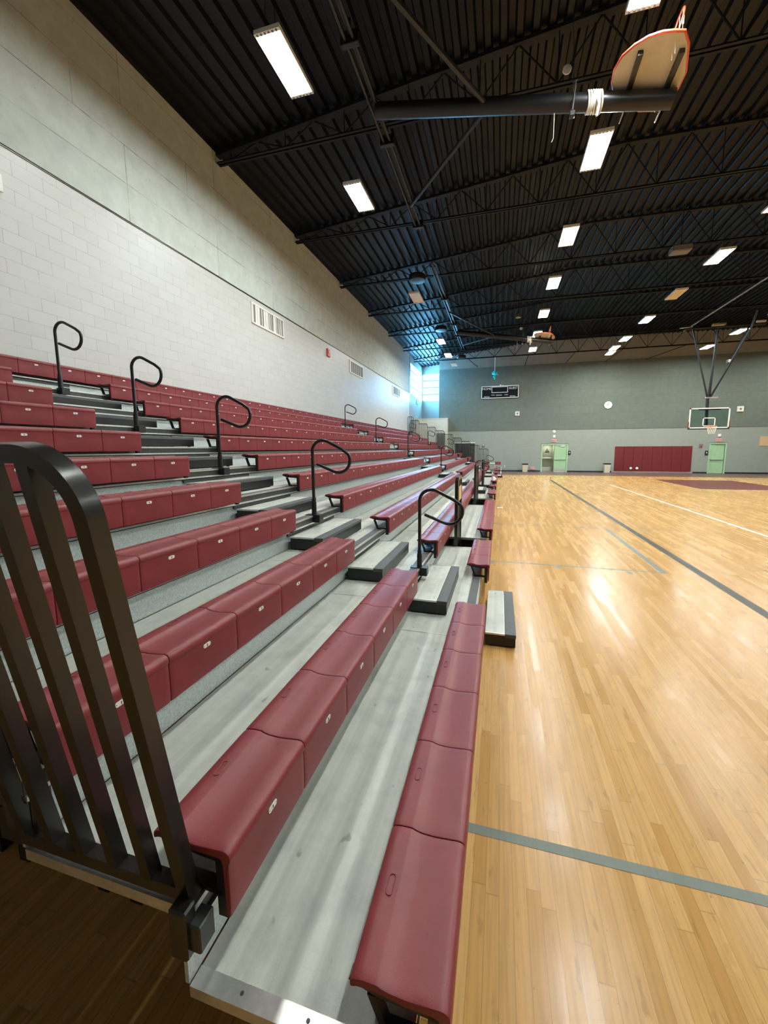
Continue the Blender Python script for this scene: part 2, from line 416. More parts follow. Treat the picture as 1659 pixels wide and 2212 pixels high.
# windows: frame + three horizontal mullions + panes
w = MB(); y0, y1, z0, z1 = 30.55, 34.85, 6.3, 8.68
for a, b, c, d in ((y0, y1, z0, z0+.06), (y0, y1, z1-.06, z1), (y0, y0+.06, z0, z1), (y1-.06, y1, z0, z1), (32.67, 32.73, z0, z1)): w.box(XL-.12, XL-.02, a, b, c, d, M['white'])
for i in (1, 2, 3): w.box(XL-.11, XL-.03, y0, y1, z0+i*.595-.035, z0+i*.595+.035, M['greypanel'])
o = struct('window_1', w); MB().box(XL-.08, XL-.07, y0, y1, z0, z1, M['pane']).build('pane', o)
w = MB(); x0, x1, z0, z1 = XL+.02, -5.3, 6.2, 8.6
for a, b, c, d in ((x0, x1, z0, z0+.06), (x0, x1, z1-.06, z1), (x0, x0+.06, z0, z1), (x1-.06, x1, z0, z1)): w.box(a, b, YE+.02, YE+.12, c, d, M['white'])
for i in (1, 2, 3): w.box(x0, x1, YE+.03, YE+.11, z0+i*.6-.035, z0+i*.6+.035, M['greypanel'])
o = struct('window_2', w); MB().box(x0, x1, YE+.07, YE+.08, z0, z1, M['pane']).build('pane', o)
# doors
dr = MB()
for a, b, c, d in ((3.23, 3.33, 0, 2.14), (5.12, 5.22, 0, 2.14), (3.23, 5.22, 2.14, 2.24)): dr.box(a, b, D-.03, D+.12, c, d, M['green'])
dr.box(4.22, 4.26, D-.01, D+.08, 0, 2.14, M['green']); dr.box(3.2, 5.25, D-.05, D+.02, 2.24, 2.28, M['olive'])
o = struct('door_1', dr)
lf = MB().box(4.26, 5.12, D+.03, D+.075, .02, 2.13, M['green']).box(4.3, 5.08, D+.022, D+.03, .02, .26, M['alu']).build('door_leaf', o)
MB().bbox(4.28, 5.06, D-.06, D-.01, .98, 1.06, .01, M['alu']).box(4.30, 4.36, D-.01, D+.03, .99, 1.05, M['alu']).box(4.98, 5.04, D-.01, D+.03, .99, 1.05, M['alu']).build('push_bar', lf)
MB().bbox(4.68, 5.0, D-.03, D+.03, 2.0, 2.08, .01, M['cream']).build('door_closer', lf)
# vestibule behind the open leaf, with the next door
v = MB().box(3.33, 4.22, D+1.15, D+1.2, 0, 2.3, M['olive']).box(3.2, 3.33, D+.25, D+1.2, 0, 2.3, M['olive']).box(4.22, 4.35, D+.25, D+1.2, 0, 2.3, M['olive']).box(3.2, 4.35, D+.25, D+1.2, 2.2, 2.3, M['olive']).box(3.33, 4.22, D+.25, D+1.15, -.02, .012, M['greypanel'])
v.box(3.36, 4.18, D+1.12, D+1.15, .02, .34, M['alu'])
o2 = struct('door_3', v)
MB().bbox(3.42, 4.15, D+1.05, D+1.11, 1.05, 1.11, .01, M['alu']).build('push_bar', o2)
tr = MB().prism([(3.62, D+1.14, 1.55), (3.98, D+1.14, 1.55), (3.80, D+1.14, 1.88)], (0, -.012, 0), M['ink']); tr.box(3.785, 3.815, D+1.115, D+1.128, 1.58, 1.78, M['olive']); tr.build('triangle_sign', o2)
dr = MB()
for a, b, c, d in ((14.70, 14.80, 0, 2.14), (15.68, 15.78, 0, 2.14), (14.70, 15.78, 2.14, 2.24)): dr.box(a, b, D-.03, D+.12, c, d, M['green'])
dr.box(14.67, 15.81, D-.05, D+.02, 2.24, 2.28, M['olive'])
o = struct('door_2', dr)
lf = MB().box(14.80, 15.68, D+.05, D+.095, .02, 2.13, M['green']).build('door_leaf', o)
MB().bbox(14.82, 15.6, D-.03, D+.02, .98, 1.06, .01, M['alu']).box(14.86, 14.92, D+.02, D+.05, .99, 1.05, M['alu']).box(15.5, 15.56, D+.02, D+.05, .99, 1.05, M['alu']).build('push_bar', lf)
struct('wall_behind', MB().box(14.6, 15.9, D+.26, D+.3, 0, 2.4, M['olive']))

# ------------------------------------------------------------------ roof joists
JY = [1.4, 5.2, 9.0, 12.8, 16.65, 20.45, 24.3, 28.15, 31.9]
JL = ['nearest the camera end', 'second from the camera end', 'third from the camera end', 'fourth from the camera end', 'fifth, in mid hall', 'sixth, above the second aisle end', 'third from the far wall', 'second from the far wall', 'closest to the far wall']
for y, lb in zip(JY, JL):
    t = thing('roof_joist', 'black open web steel roof joist, '+lb, 'roof joist', (0, y, 0), 'roof joists')
    MB().box(XL+.01, XR-.01, -.075, -.015, 8.95, 8.958, M['blacksteel']).box(XL+.01, XR-.01, .015, .075, 8.95, 8.958, M['blacksteel']).box(XL+.01, XR-.01, -.022, -.015, 8.95, 9.02, M['blacksteel']).box(XL+.01, XR-.01, .015, .022, 8.95, 9.02, M['blacksteel']).build('bottom_chord', t)
    c = MB()
    for a, b in ((XL+.01, 3), (3, XR-.01)):
        za, zb = roofz(a)-.012, roofz(b)-.012
        c.prism([(a, -.08, za), (b, -.08, zb), (b, -.08, zb-.07), (a, -.08, za-.07)], (0, .16, 0), M['blacksteel'])
    c.build('top_chord', t)
    wb = MB(); x = XL+.4; i = 0
    while x < XR-1.2:
        wb.tube([(x, 0, 9.0), (x+.75, 0, roofz(x+.75)-.06)], .018, M['blacksteel'], 6); wb.tube([(x+.75, 0, roofz(x+.75)-.06), (x+1.5, 0, 9.0)], .018, M['blacksteel'], 6)
        wb.tube([(x, 0, 9.0), (x, 0, roofz(x)-.06)], .012, M['blacksteel'], 6)
        x += 1.5
    wb.build('web', t)

# bridging rods between the joists (diagonals to the far wall)
def rod(a, b, lb):
    return tag(MB().tube([a, b], .022, M['blacksteel'], 6).build('bridging_rod'), lb, 'rod', 'roof bridging rods')
rod((-2.6, 31.8, 8.93), (-1.9, D-.045, 8.5), 'dark diagonal rod from last joist to far wall, nearest the turquoise ornament')
rod((1.9, 31.9, 8.96), (1.75, D-.045, 8.42), 'dark diagonal rod from last joist to far wall, behind the far stowed hoop')
rod((5.2, 31.9, 8.96), (4.75, D-.045, 8.42), 'dark diagonal rod from last joist to far wall, right of the far stowed hoop')
rod((8.4, 31.9, 8.96), (7.5, D-.045, 8.36), 'dark diagonal rod from last joist to far wall, above the clock')
rod((12.3, 31.9, 8.96), (10.2, D-.045, 8.36), 'dark diagonal rod from last joist to far wall, left of the hanging hoop')

# ------------------------------------------------------------------ luminaires
def make_lamp(lit):
    t = thing('ceiling_light', 'x', 'ceiling light', (0, 0, 8.3), 'ceiling lights')
    h = MB(); a, b = .21, .575
    h.box(-a, a, -b, b, .012, .05, M['white'])
    h.box(-a-.012, -a, -b, b, -.014, .05, M['white']); h.box(a, a+.012, -b, b, -.014, .05, M['white'])
    for q in (-b, b-.05):
        h.box(-a, a, q, q+.05, -.012, .012, M['white'])
        for i in range(6): h.box(-a+.025+i*.066, -a+.055+i*.066, q+.012, q+.05, -.016, -.011, M['greypanel'])
    h.build('housing', t)
    tb = MB(); mm = M['lamp'] if lit else M['unlit']
    for i in range(6): tb.box(-a+.008+i*.0675, -a+.066+i*.0675, -b+.05, b-.05, -.004, .006, mm)
    tb.build('lamp_panel', t)
    for q in (-.45, .45):
        for sg in (-1, 1): MB().tube([(sg*.1, q, .05), (sg*.06, q, .75)], .005, M['black'], 5).build('hanging_cable', t)
    return t
LIT = make_lamp(True); UNL = make_lamp(False); used = {}
ROWN = {'A': 'over the bleachers', 'B': 'over the court edge', 'C': 'over mid court', 'D': 'beyond mid court', 'E': 'along the opposite side'}
LAMPS = [('A', -3.65, 6.55, 1), ('A', -3.65, 10.08, 1), ('A', -3.62, 16.95, 0), ('A', -3.6, 23.93, 1), ('A', -3.62, 27.5, 1), ('A', -3.6, 30.6, 0),
 ('B', 1.84, 6.62, 1), ('B', 1.84, 10.02, 1), ('B', 1.84, 13.5, 1), ('B', 1.85, 16.95, 1), ('B', 1.86, 20.5, 1), ('B', 1.87, 23.94, 1), ('B', 1.9, 27.44, 1),
 ('C', 7.0, 9.7, 1), ('C', 7.0, 13.1, 1), ('C', 6.98, 16.22, 1), ('C', 7.0, 19.54, 0), ('C', 6.98, 22.85, 1), ('C', 7.0, 26.37, 1), ('C', 6.98, 28.5, 1), ('C', 7.08, 29.9, 1),
 ('D', 12.6, 9.7, 1), ('D', 12.6, 13.1, 1), ('D', 12.6, 16.4, 1), ('D', 12.6, 19.8, 1), ('D', 12.65, 23.1, 1), ('D', 12.7, 26.5, 1), ('D', 12.7, 29.9, 1),
 ('E', 18.3, 9.7, 1), ('E', 18.3, 16.4, 1), ('E', 18.3, 23.1, 1), ('E', 18.3, 29.9, 1)]
cnt = {}
LAMPS += [(q, x, 3.1, 1) for q, x in (('B', 1.84), ('C', 7.0), ('D', 12.6))]  # extra unseen lamps, added to brighten the near end of the stand
LAMPS.sort(key=lambda q: (q[0], -q[2]))
for rw, x, y, lit in LAMPS:
    cnt[rw] = cnt.get(rw, 0)+1
    src, key = (LIT, 1) if lit else (UNL, 0)
    lb = ('glowing' if lit else 'unlit cream') + ' ceiling light, %s from the far wall in the row %s' % (ORD[cnt[rw]], ROWN[rw])
    if not used.get(key): used[key] = 1; o = src; o.location = (x, y, 8.3); o['label'] = lb
    else: o = dup(src, (x, y, 8.3), lb)

# black drum speakers under the joists
def drum(x, y, z, lb, col='black', r=.34):
    t = thing('drum_speaker', lb, 'speaker', (x, y, z), 'round units under the roof')
    MB().lathe([(.02, .24), (r*.8, .24), (r, .20), (r, .03), (r*.96, 0)], (0, 0, 0), M[col], 24).lathe([(r*.96, -.004), (r*.7, -.012), (.02, -.012)], (0, 0, 0), M['steeldark'], 24).build('body', t)
    MB().tube([(0, 0, .24), (0, 0, roofz(x)-.03-z)], .012, M['black'], 6).build('stem', t)
drum(-3.45, 16.3, 8.72, 'black drum speaker above the unlit light over the bleachers')
drum(-3.5, 23.2, 8.72, 'black drum speaker above the lit light over far bleachers')
drum(-3.0, 30.4, 8.68, 'brownish black drum speaker nearest the corner windows')
t = thing('heater_unit', 'dim grey boxy unit hung beside the lit light over the court', 'heater', (5.86, 16.3, 8.6))
MB().bbox(-.3, .3, -.2, .2, 0, .22, .03, M['greypanel']).build('body', t); MB().tube([(0, 0, .22), (0, 0, 1.55)], .012, M['black'], 6).build('stem', t)
t = thing('gong_bell', 'small brass coloured bell hanging between light rows under the roof', 'bell', (.75, 22.2, 8.75))
MB().lathe([(.01, .22), (.06, .21), (.10, .12), (.14, 0), (.12, 0)], (0, 0, 0), M['gold'], 16).build('bell', t); MB().tube([(0, 0, .2), (0, 0, 1.2)], .01, M['black'], 6).build('stem', t)

# ------------------------------------------------------------------ bleacher platforms
SEG1 = [(YD, 6.32, 'from the near end past the first aisle'), (7.02, 11.28, 'between the two wheelchair gaps'), (12.80, 16.28, 'around the second aisle'), (17.82, 22.38, 'beyond the second aisle'), (23.95, Y1, 'at the far end')]
def platform(k, y0, y1, label):
    t = thing('bleacher_platform', label, 'bleacher platform', (0, y0, dz(k)), 'bleacher platforms')
    L = y1-y0; xf, xb = nx(k), nx(k+1)-.03
    if k == 11: xb = XL+.02
    MB().box(xb, xf-.10, 0, L, -.03, 0, M['deck']).box(xf-.10, xf-.012, 0, L, -.03, -.0005, M['deck']).build('deck_board', t)
    n = MB().box(xf-.012, xf, 0, L, -.016, .003, M['alu']).box(xf-.02, xf-.010, 0, L, -.075, -.016, M['steeldark']).box(xf-.012, xf+.001, 0, L, -.092, -.075, M['alu']).box(xf-.03, xf-.004, 0, L, -.10, -.092, M['black'])
    n.build('nosing', t)
    for ya, yb in AIS:
        if ya >= y0-.01 and yb <= y1+.01 and k < 11:
            MB().box(xf-.105, xf-.013, ya-y0+.01, yb-y0-.01, .0005, .003, M['darkstrip']).build('tread_strip', t)
    z0 = -.262 if k == 1 else -RISE
    # riser split by the aisles: galvanised beside the seats, dark panel in the aisles
    rs = MB(); cuts = [0.0]
    for ya, yb in AIS:
        if ya > y0 and yb < y1: cuts += [ya-y0, yb-y0]
    cuts.append(L)
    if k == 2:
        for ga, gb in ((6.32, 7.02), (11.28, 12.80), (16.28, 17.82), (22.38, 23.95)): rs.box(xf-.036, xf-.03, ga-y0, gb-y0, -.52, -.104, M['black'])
    for i in range(len(cuts)-1):
        aisle = i % 2 == 1
        rs.box(xf-.05, xf-.036, cuts[i], cuts[i+1], z0+.001, -.10, M['galv'])
        if aisle and k > 1: rs.box(xf-.036, xf-.018, cuts[i]+.02, cuts[i+1]-.05, -.135, -.104, M['steeldark'])
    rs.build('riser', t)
    for q0, q1, w0, w1 in ((0, .045, -.006, 0), (L-.045, L, L, L+.006)):
        e = MB().box(xb, xf-.013, q0, q1, .0004, .005, M['alu']).box(xb, xf-.013, w0, w1, -.034, .005, M['alu'])
        for x in (xf-.08, xf-.3, xf-.52): e.lathe([(.006, .005), (.005, .007)], (x, (q0+q1)/2, 0), M['steeldark'], 8)
        e.build('end_trim', t)
    # board joints
    j = MB(); yj = 2.43
    while yj < L-1:
        j.box(xb, xf-.10, yj-.006, yj+.006, .0004, .0025, M['alu']); yj += 2.44 if yj > 3 else 2.9
    if L > 3.5: j.build('joint_strip', t)
    for y in [.30] + ([L-.30] if L > 10 else []):
        for x in ((xf-.11, xb+.10) if 1 < k < 11 else (xf-.11,)):
            MB().box(x-.03, x+.03, y-.03, y+.03, -dz(k), -.03, M['black']).build('support_post', t)
        MB().box(xb+.02, xf-.06, y-.025, y+.025, -.10, -.03, M['black']).build('cross_beam', t)
    if k == 3:
        MB().bbox(xf-.19, xf+.0, .012, .075, -.30, -.01, .008, M['black']).build('end_bracket', t)
        MB().bbox(xf-.10, xf-.02, -.012, .012, -.20, -.06, .006, M['steeldark']).build('latch_plate', t)
    return t
for a, b, lb in SEG1: platform(1, a, b, 'grey decked lowest platform of the stand, piece '+lb)
for k in range(2, 12): platform(k, YD, Y1, 'grey decked bleacher platform with bright nosing, %s tier up from the court' % ORD[k] if k < 11 else 'grey top tier bleacher platform running along the block wall')

# ------------------------------------------------------------------ seats
def seat_mesh(L):
    prof = [(-.009, -.222), (-.0055, -.19), (-.005, -.12), (-.0055, -.046), (-.0045, -.041), (0, -.036), (.0008, -.024), (-.003, -.010), (-.013, -.0015), (-.030, .001), (-.07, -.003), (-.12, -.007), (-.165, -.005), (-.192, .001), (-.200, .0055), (-.208, .0065),
            (-.245, .006), (-.272, .001), (-.283, -.008), (-.284, -.022)]
    inn = [(-.276, -.024), (-.262, -.018), (-.205, -.016), (-.12, -.028), (-.05, -.026), (-.032, -.030), (-.026, -.05), (-.024, -.12), (-.022, -.19), (-.018, -.222)]
    ring = prof + inn; n = len(ring); cx = sum(p[0] for p in prof)/len(prof)
    ys = [.0012, .003, .009, .03, L/2, L-.03, L-.009, L-.003, L-.0012]; ins = [.0045, .0018, .0003, 0, 0, 0, .0003, .0018, .0045]
    vs = []
    for y, d in zip(ys, ins):
        for i, (x, z) in enumerate(ring):
            if i < len(prof):
                a = prof[max(0, i-1)]; b = prof[min(len(prof)-1, i+1)]; tx, tz = b[0]-a[0], b[1]-a[1]; q = math.hypot(tx, tz) or 1
                x, z = x - tz/q*d*-1*-1 if False else x + (-tz/q)*0 + 0, z
                nxv, nzv = tz/q, -tx/q          # outward normal of the outline
                x, z = ring[i][0]-nxv*d, ring[i][1]-nzv*d
            vs.append((x, y, z))
    F = []
    for i in range(len(ys)-1):
        for j in range(n): F.append((i*n+j, i*n+(j+1) % n, (i+1)*n+(j+1) % n, (i+1)*n+j))
    mb = MB(); mb.add(vs, F, M['seat'], True)
    # end caps as strips between outline and inside
    for i in (0, len(ys)-1):
        m = len(prof); k = len(inn)
        for a in range(m-1):
            b0 = n-1 - round(a*(k-1)/(m-1)); b1 = n-1 - round((a+1)*(k-1)/(m-1))
            f = [i*n+a, i*n+a+1, i*n+b1] + ([i*n+b0] if b0 != b1 else [])
            mb.add([vs[q] for q in f], [tuple(range(len(f)))], M['seat'])
    # hand slot pressed into the rear of the seat
    st = [Vector((-.232+.011*cos(a), L*.5+.02+(.022 if sin(a) > 0 else -.022)+.011*sin(a), .0072)) for a in [2*PI*i/16 for i in range(16)]]
    mb.tube(st, .0016, M['seat'], 5, closed=True)
    return mb
def plate_mesh(num):
    mb = MB(); pl = []
    for i in range(16):
        a = 2*PI*i/16; pl.append((.0025, (.014 if cos(a) > 0 else -.014)+.011*cos(a), .011*sin(a)))
    mb.prism(pl, (-.004, 0, 0), M['plate'])
    for yy in (-.020, .020): mb.lathe([(.0022, .0026), (.0018, .0032)], (0, yy, 0), M['steeldark'], 6, 'x')
    if num: put_text(mb, str(num), .018, (.0028, 0, -.0005), (0, 1, 0), (0, 0, 1), M['ink'])
    return mb
BL = [(Y0, AIS[0][0], 6), (AIS[0][1]+.012, AIS[1][0], 20), (AIS[1][1], AIS[2][0], 22), (AIS[2][1], Y1-.1, 5)]
BLN = ['between the near end rail and first aisle', 'between first and second aisle', 'between second and third aisle', 'beyond the third aisle']
SEATME = {}; PLME = {}; OTH = {}
def seat_me(L):
    k = round(L, 3)
    if k not in SEATME:
        o = seat_mesh(L).build('seat'); SEATME[k] = o.data; bpy.data.objects.remove(o)
    return SEATME[k]
def plate_me(num):
    if num not in PLME:
        o = plate_mesh(num).build('number_plate'); PLME[num] = o.data; bpy.data.objects.remove(o)
    return PLME[num]
def bracket_me():
    if 'b' not in OTH:
        b = MB()
        b.prism([(-.285, 0, -.012), (-.235, 0, -.010), (-.20, 0, -.014), (-.03, 0, -.03), (-.03, 0, -.058), (-.21, 0, -.048), (-.29, 0, -.024)], (0, .03, 0), M['black'])   # arm under the seat
        b.box(-.062, -.026, 0, .03, -.245, -.03, M['black'])                                # front post behind the skirt
        b.prism([(-.235, 0, -.05), (-.212, 0, -.05), (-.165, 0, -.172), (-.188, 0, -.172)], (0, .03, 0), M['black'])
        b.box(-.19, -.04, 0, .04, -.1725, -.158, M['black'])
        o = b.build('end_bracket'); OTH['b'] = o.data; bpy.data.objects.remove(o)
    return OTH['b']
def bench(k, y0, y1, n, label, nums=True):
    t = thing('bench', label, 'bench', (sx(k), y0, sz(k)), 'maroon bleacher benches')
    L = (y1-y0)/n; me = seat_me(L)
    for i in range(n):
        s = link('seat', me, t, (0, i*L, 0))
        link('number_plate', plate_me(i+1 if nums else 0), s, (-.0055, L/2, -.070))
    link('end_bracket', bracket_me(), t, (0, .012, 0)); link('end_bracket', bracket_me(), t, (0, y1-y0-.045, 0))
    rl = MB().box(-.24, -.20, .02, y1-y0-.02, -.045, -.02, M['black']).box(-.055, -.028, .02, y1-y0-.02, -.06, -.035, M['black']).build('support_rail', t)
    m = MB(); y = .9
    while y < y1-y0-.5: m.box(-.19, -.05, y, y+.03, -.1725, -.04, M['black']); y += .93
    if len(m.v): m.build('inner_bracket', t)
    return t
R1 = [(Y0, 3.572, 6, 'front row maroon bench nearest the camera, along the wood floor'), (4.85, 6.21, 3, 'short front row maroon bench between first aisle and first wheelchair gap'),
      (7.10, 11.22, 9, 'front row maroon bench between the first two wheelchair gaps'), (12.86, 14.10, 3, 'short front row maroon bench just before the second aisle'),
      (15.42, 16.22, 2, 'very short front row maroon bench just past the second aisle'), (17.86, 22.36, 10, 'front row maroon bench past the third wheelchair rail'), (24.0, 25.68, 4, 'front row maroon bench just before the third aisle'), (27.02, 29.28, 5, 'front row maroon bench at the far end, past the third aisle')]
for a, b, n, lb in R1: bench(1, a, b, n, lb)
for k in range(2, 11):
    for (a, b, n), nm in zip(BL, BLN): bench(k, a, b, n, 'maroon bench, %s row up from the court, %s' % (ORD[k], nm))
bench(11, Y0, Y1-.1, 62, 'topmost maroon bench running unbroken below the white block wall', False)

# ------------------------------------------------------------------ aisle steps
def step(x0, x1, y0, y1, z, h, label):
    t = thing('aisle_step', label, 'step', (x0, y0, z), 'aisle half steps')
    w_, l_ = x1-x0, y1-y0
    b = MB().box(.004, w_-.004, .004, l_-.004, .012, h-.012, M['black']).box(.02, .05, .03, .06, 0, .012, M['rubber']).box(w_-.07, w_-.04, .03, .06, 0, .012, M['rubber']).box(.02, .05, l_-.06, l_-.03, 0, .012, M['rubber']).box(w_-.07, w_-.04, l_-.06, l_-.03, 0, .012, M['rubber'])
    b.build('body', t)
    MB().box(0, w_-.105, .018, l_-.018, h-.012, h, M['deck']).build('tread', t)
    MB().box(0, w_-.105, 0, .018, h-.014, h+.002, M['alu']).box(0, w_-.105, l_-.018, l_, h-.014, h+.002, M['alu']).box(w_-.108, w_-.104, .018, l_-.018, h-.012, h+.0015, M['alu']).build('edge_trim', t)
    MB().bbox(w_-.104, w_, 0, l_, h-.035, h+.003, .004, M['darkstrip']).build('nosing', t)
AN = ['aisle nearest the camera', 'the middle aisle', 'the farthest aisle']
for ai, (ya, yb) in enumerate(AIS):
    for k in range(1, 10):
        step(nx(k+1)-.0, nx(k+1)+.385, ya+.03, yb-.06, dz(k)+.001, .142, 'black half step with grey tread, %s tier of %s' % (ORD[k], AN[ai]))
step(-.088, .20, 3.62, 4.78, 0, .132, 'low black step with grey tread standing on the wood floor at first aisle')
step(-.088, .22, 25.8, 26.9, 0, .132, 'small low black step standing on the wood floor at the far third aisle')

# ------------------------------------------------------------------ looped aisle handrails
def make_prail():
    t = thing('handrail', 'x', 'handrail', (0, 0, 0), 'looped aisle handrails')
    q = lambda dx, z: (dx*1.15, 0, z)
    pts = [q(0, .02), q(0, .45), q(0, .78)] + [Vector((.135 + .135*cos(a), 0, .775 + .125*sin(a))) for a in [PI - (PI-1.02)*i/9 for i in range(1, 10)]]
    pts += [q(.33, .795)]
    c = Vector((.30, 0, .665)); 
    pts += [Vector((.335+.145*cos(a), 0, .665+.145*sin(a))) for a in [.75 - (.75+2.05)*i/12 for i in range(1, 13)]]
    pts += [q(.05, .618)]
    MB().tube(pts, .019, M['black'], 12, up=(0, 1, 0)).build('rail', t)
    MB().tube([(0, 0, 0), (0, 0, .16)], .030, M['black'], 12).tube([(0, 0, .15), (0, 0, .20)], .024, M['black'], 12).build('socket', t)
    MB().box(-.10, .06, -.045, .045, 0, .006, M['steeldark']).bbox(.0, .096, -.055, .055, -.085, .008, .004, M['black']).build('foot_plate', t)
    return t
pr0 = make_prail(); first = True
for ai, (ya, yb) in enumerate(AIS):
    for i, k in enumerate((2, 4, 6, 8, 10)):
        lb = 'black looped P shaped handrail on the %s tier, %s' % (ORD[k], AN[ai])
        loc = (nx(k)-.082+.08, (4.2, 14.76, 26.3)[ai], dz(k)+.0045)
        loc = (nx(k)-.0, loc[1], loc[2])
        loc = (nx(k)-.012, loc[1], loc[2])
        if first: pr0.location = loc; pr0['label'] = lb; first = False
        else: dup(pr0, loc, lb)

# ------------------------------------------------------------------ end guard rails
def guard(x0, x1, y, z, h, lean, nb, r, label, group, cut=0.0, post=True):
    """panel of square bars between x0 (left) and x1 (right, rounded corner); leans outwards"""
    t = thing('guard_rail', label, 'guard rail', (x1, y, z), group)
    W_ = x1-x0; sl = lean
    P3 = lambda x, zz: (x, sl*zz, zz)
    R = .15
    top = h
    fr = [P3(0, .0), P3(0, top-R)] + [P3(-R+R*cos(a), top-R+R*sin(a)) for a in [PI/2*i/18 for i in range(1, 19)]] + [P3(-W_, top)]
    MB().tube(fr, r*1.12, M['bronze'], 4, square=True, up=(0, 1, 0)).build('top_rail', t)
    MB().tube([P3(-.02, .03), P3(-W_, .03)], r*1.1, M['bronze'], 4, square=True, up=(0, 0, 1)).build('bottom_rail', t)
    for i in range(1, nb):
        x = -W_*i/nb
        MB().tube([P3(x, .03), P3(x, top)], r, M['bronze'], 4, square=True, up=(0, 1, 0)).build('bar', t)
    MB().tube([P3(-W_, .0), P3(-W_, top)], r, M['bronze'], 4, square=True, up=(0, 1, 0)).build('left_post', t)
    if post:
        MB().bbox(-.02, .040, -.065, -.02, -.13, .03, .006, M['bronze']).bbox(.03, .075, -.05, .01, -.11, -.02, .004, M['steeldark']).build('clamp', t)
    return t
guard(-1.53, -.865, .803, dz(2)+.02, 1.335, -.150, 5, .0185, 'dark brown barred end rail in the left foreground, on the second tier', 'near end rails')
guard(-2.24, -1.62, .803, dz(3)+.02, 1.335, -.150, 5, .0185, 'dark brown barred end rail behind the foreground one, on the third tier', 'near end rails')
for k in range(2, 11):
    guard(sx(k)-.75, sx(k)-.10, Y1+.04, dz(k)+.02, 1.30, .06, 6, .016, 'thin black barred end rail at the far end of the stand, %s tier up' % ORD[k], 'far end rails', post=False)
guard(XL+.05, XL+.45, Y1+.04, dz(11)+.02, 1.30, .06, 3, .016, 'narrow black barred end rail at the far end against the block wall', 'far end rails', post=False)
# front rails of the wheelchair gaps (run along the stand)
def gaprail(y0, y1, label, sign):
    t = thing('wheelchair_rail', label, 'guard rail', (-.67, y0, 0), 'wheelchair gap rails')
    L = y1-y0; r = .021; z0, z1 = .28, 1.40; R = .10
    fr = [(0, 0, .02), (0, 0, z1-R)] + [(0, R-R*cos(a), z1-R+R*sin(a)) for a in [PI/2*i/6 for i in range(1, 7)]] + [(0, L-R+R*sin(a), z1-R+R*cos(a)) for a in [PI/2*i/6 for i in range(0, 7)]] + [(0, L, .02)]
    MB().tube(fr, r*1.3, M['bronze'], 4, square=True, up=(1, 0, 0)).build('frame', t)
    MB().tube([(0, .02, z0), (0, L-.02, z0)], r, M['bronze'], 4, square=True).build('bottom_rail', t)
    n = max(3, int(L/.125))
    for i in range(1, n): MB().tube([(0, L*i/n, z0), (0, L*i/n, z1)], r*.9, M['bronze'], 4, square=True, up=(0, 1, 0)).build('bar', t)
    MB().box(-.05, .02, -.02, .05, .02, .35, M['black']).box(-.05, .02, L-.05, L+.02, .02, .35, M['black']).build('bracket', t)
    if sign: MB().box(.024, .030, .10, .50, 1.02, 1.26, M['tan']).build('notice_plate', t)
gaprail(6.36, 6.98, 'dark brown barred rail guarding the wheelchair gap nearest the camera', True)
gaprail(11.34, 12.74, 'dark brown barred rail guarding the second wheelchair gap', False)
gaprail(16.34, 17.76, 'dark brown barred rail guarding the farthest wheelchair gap', False)

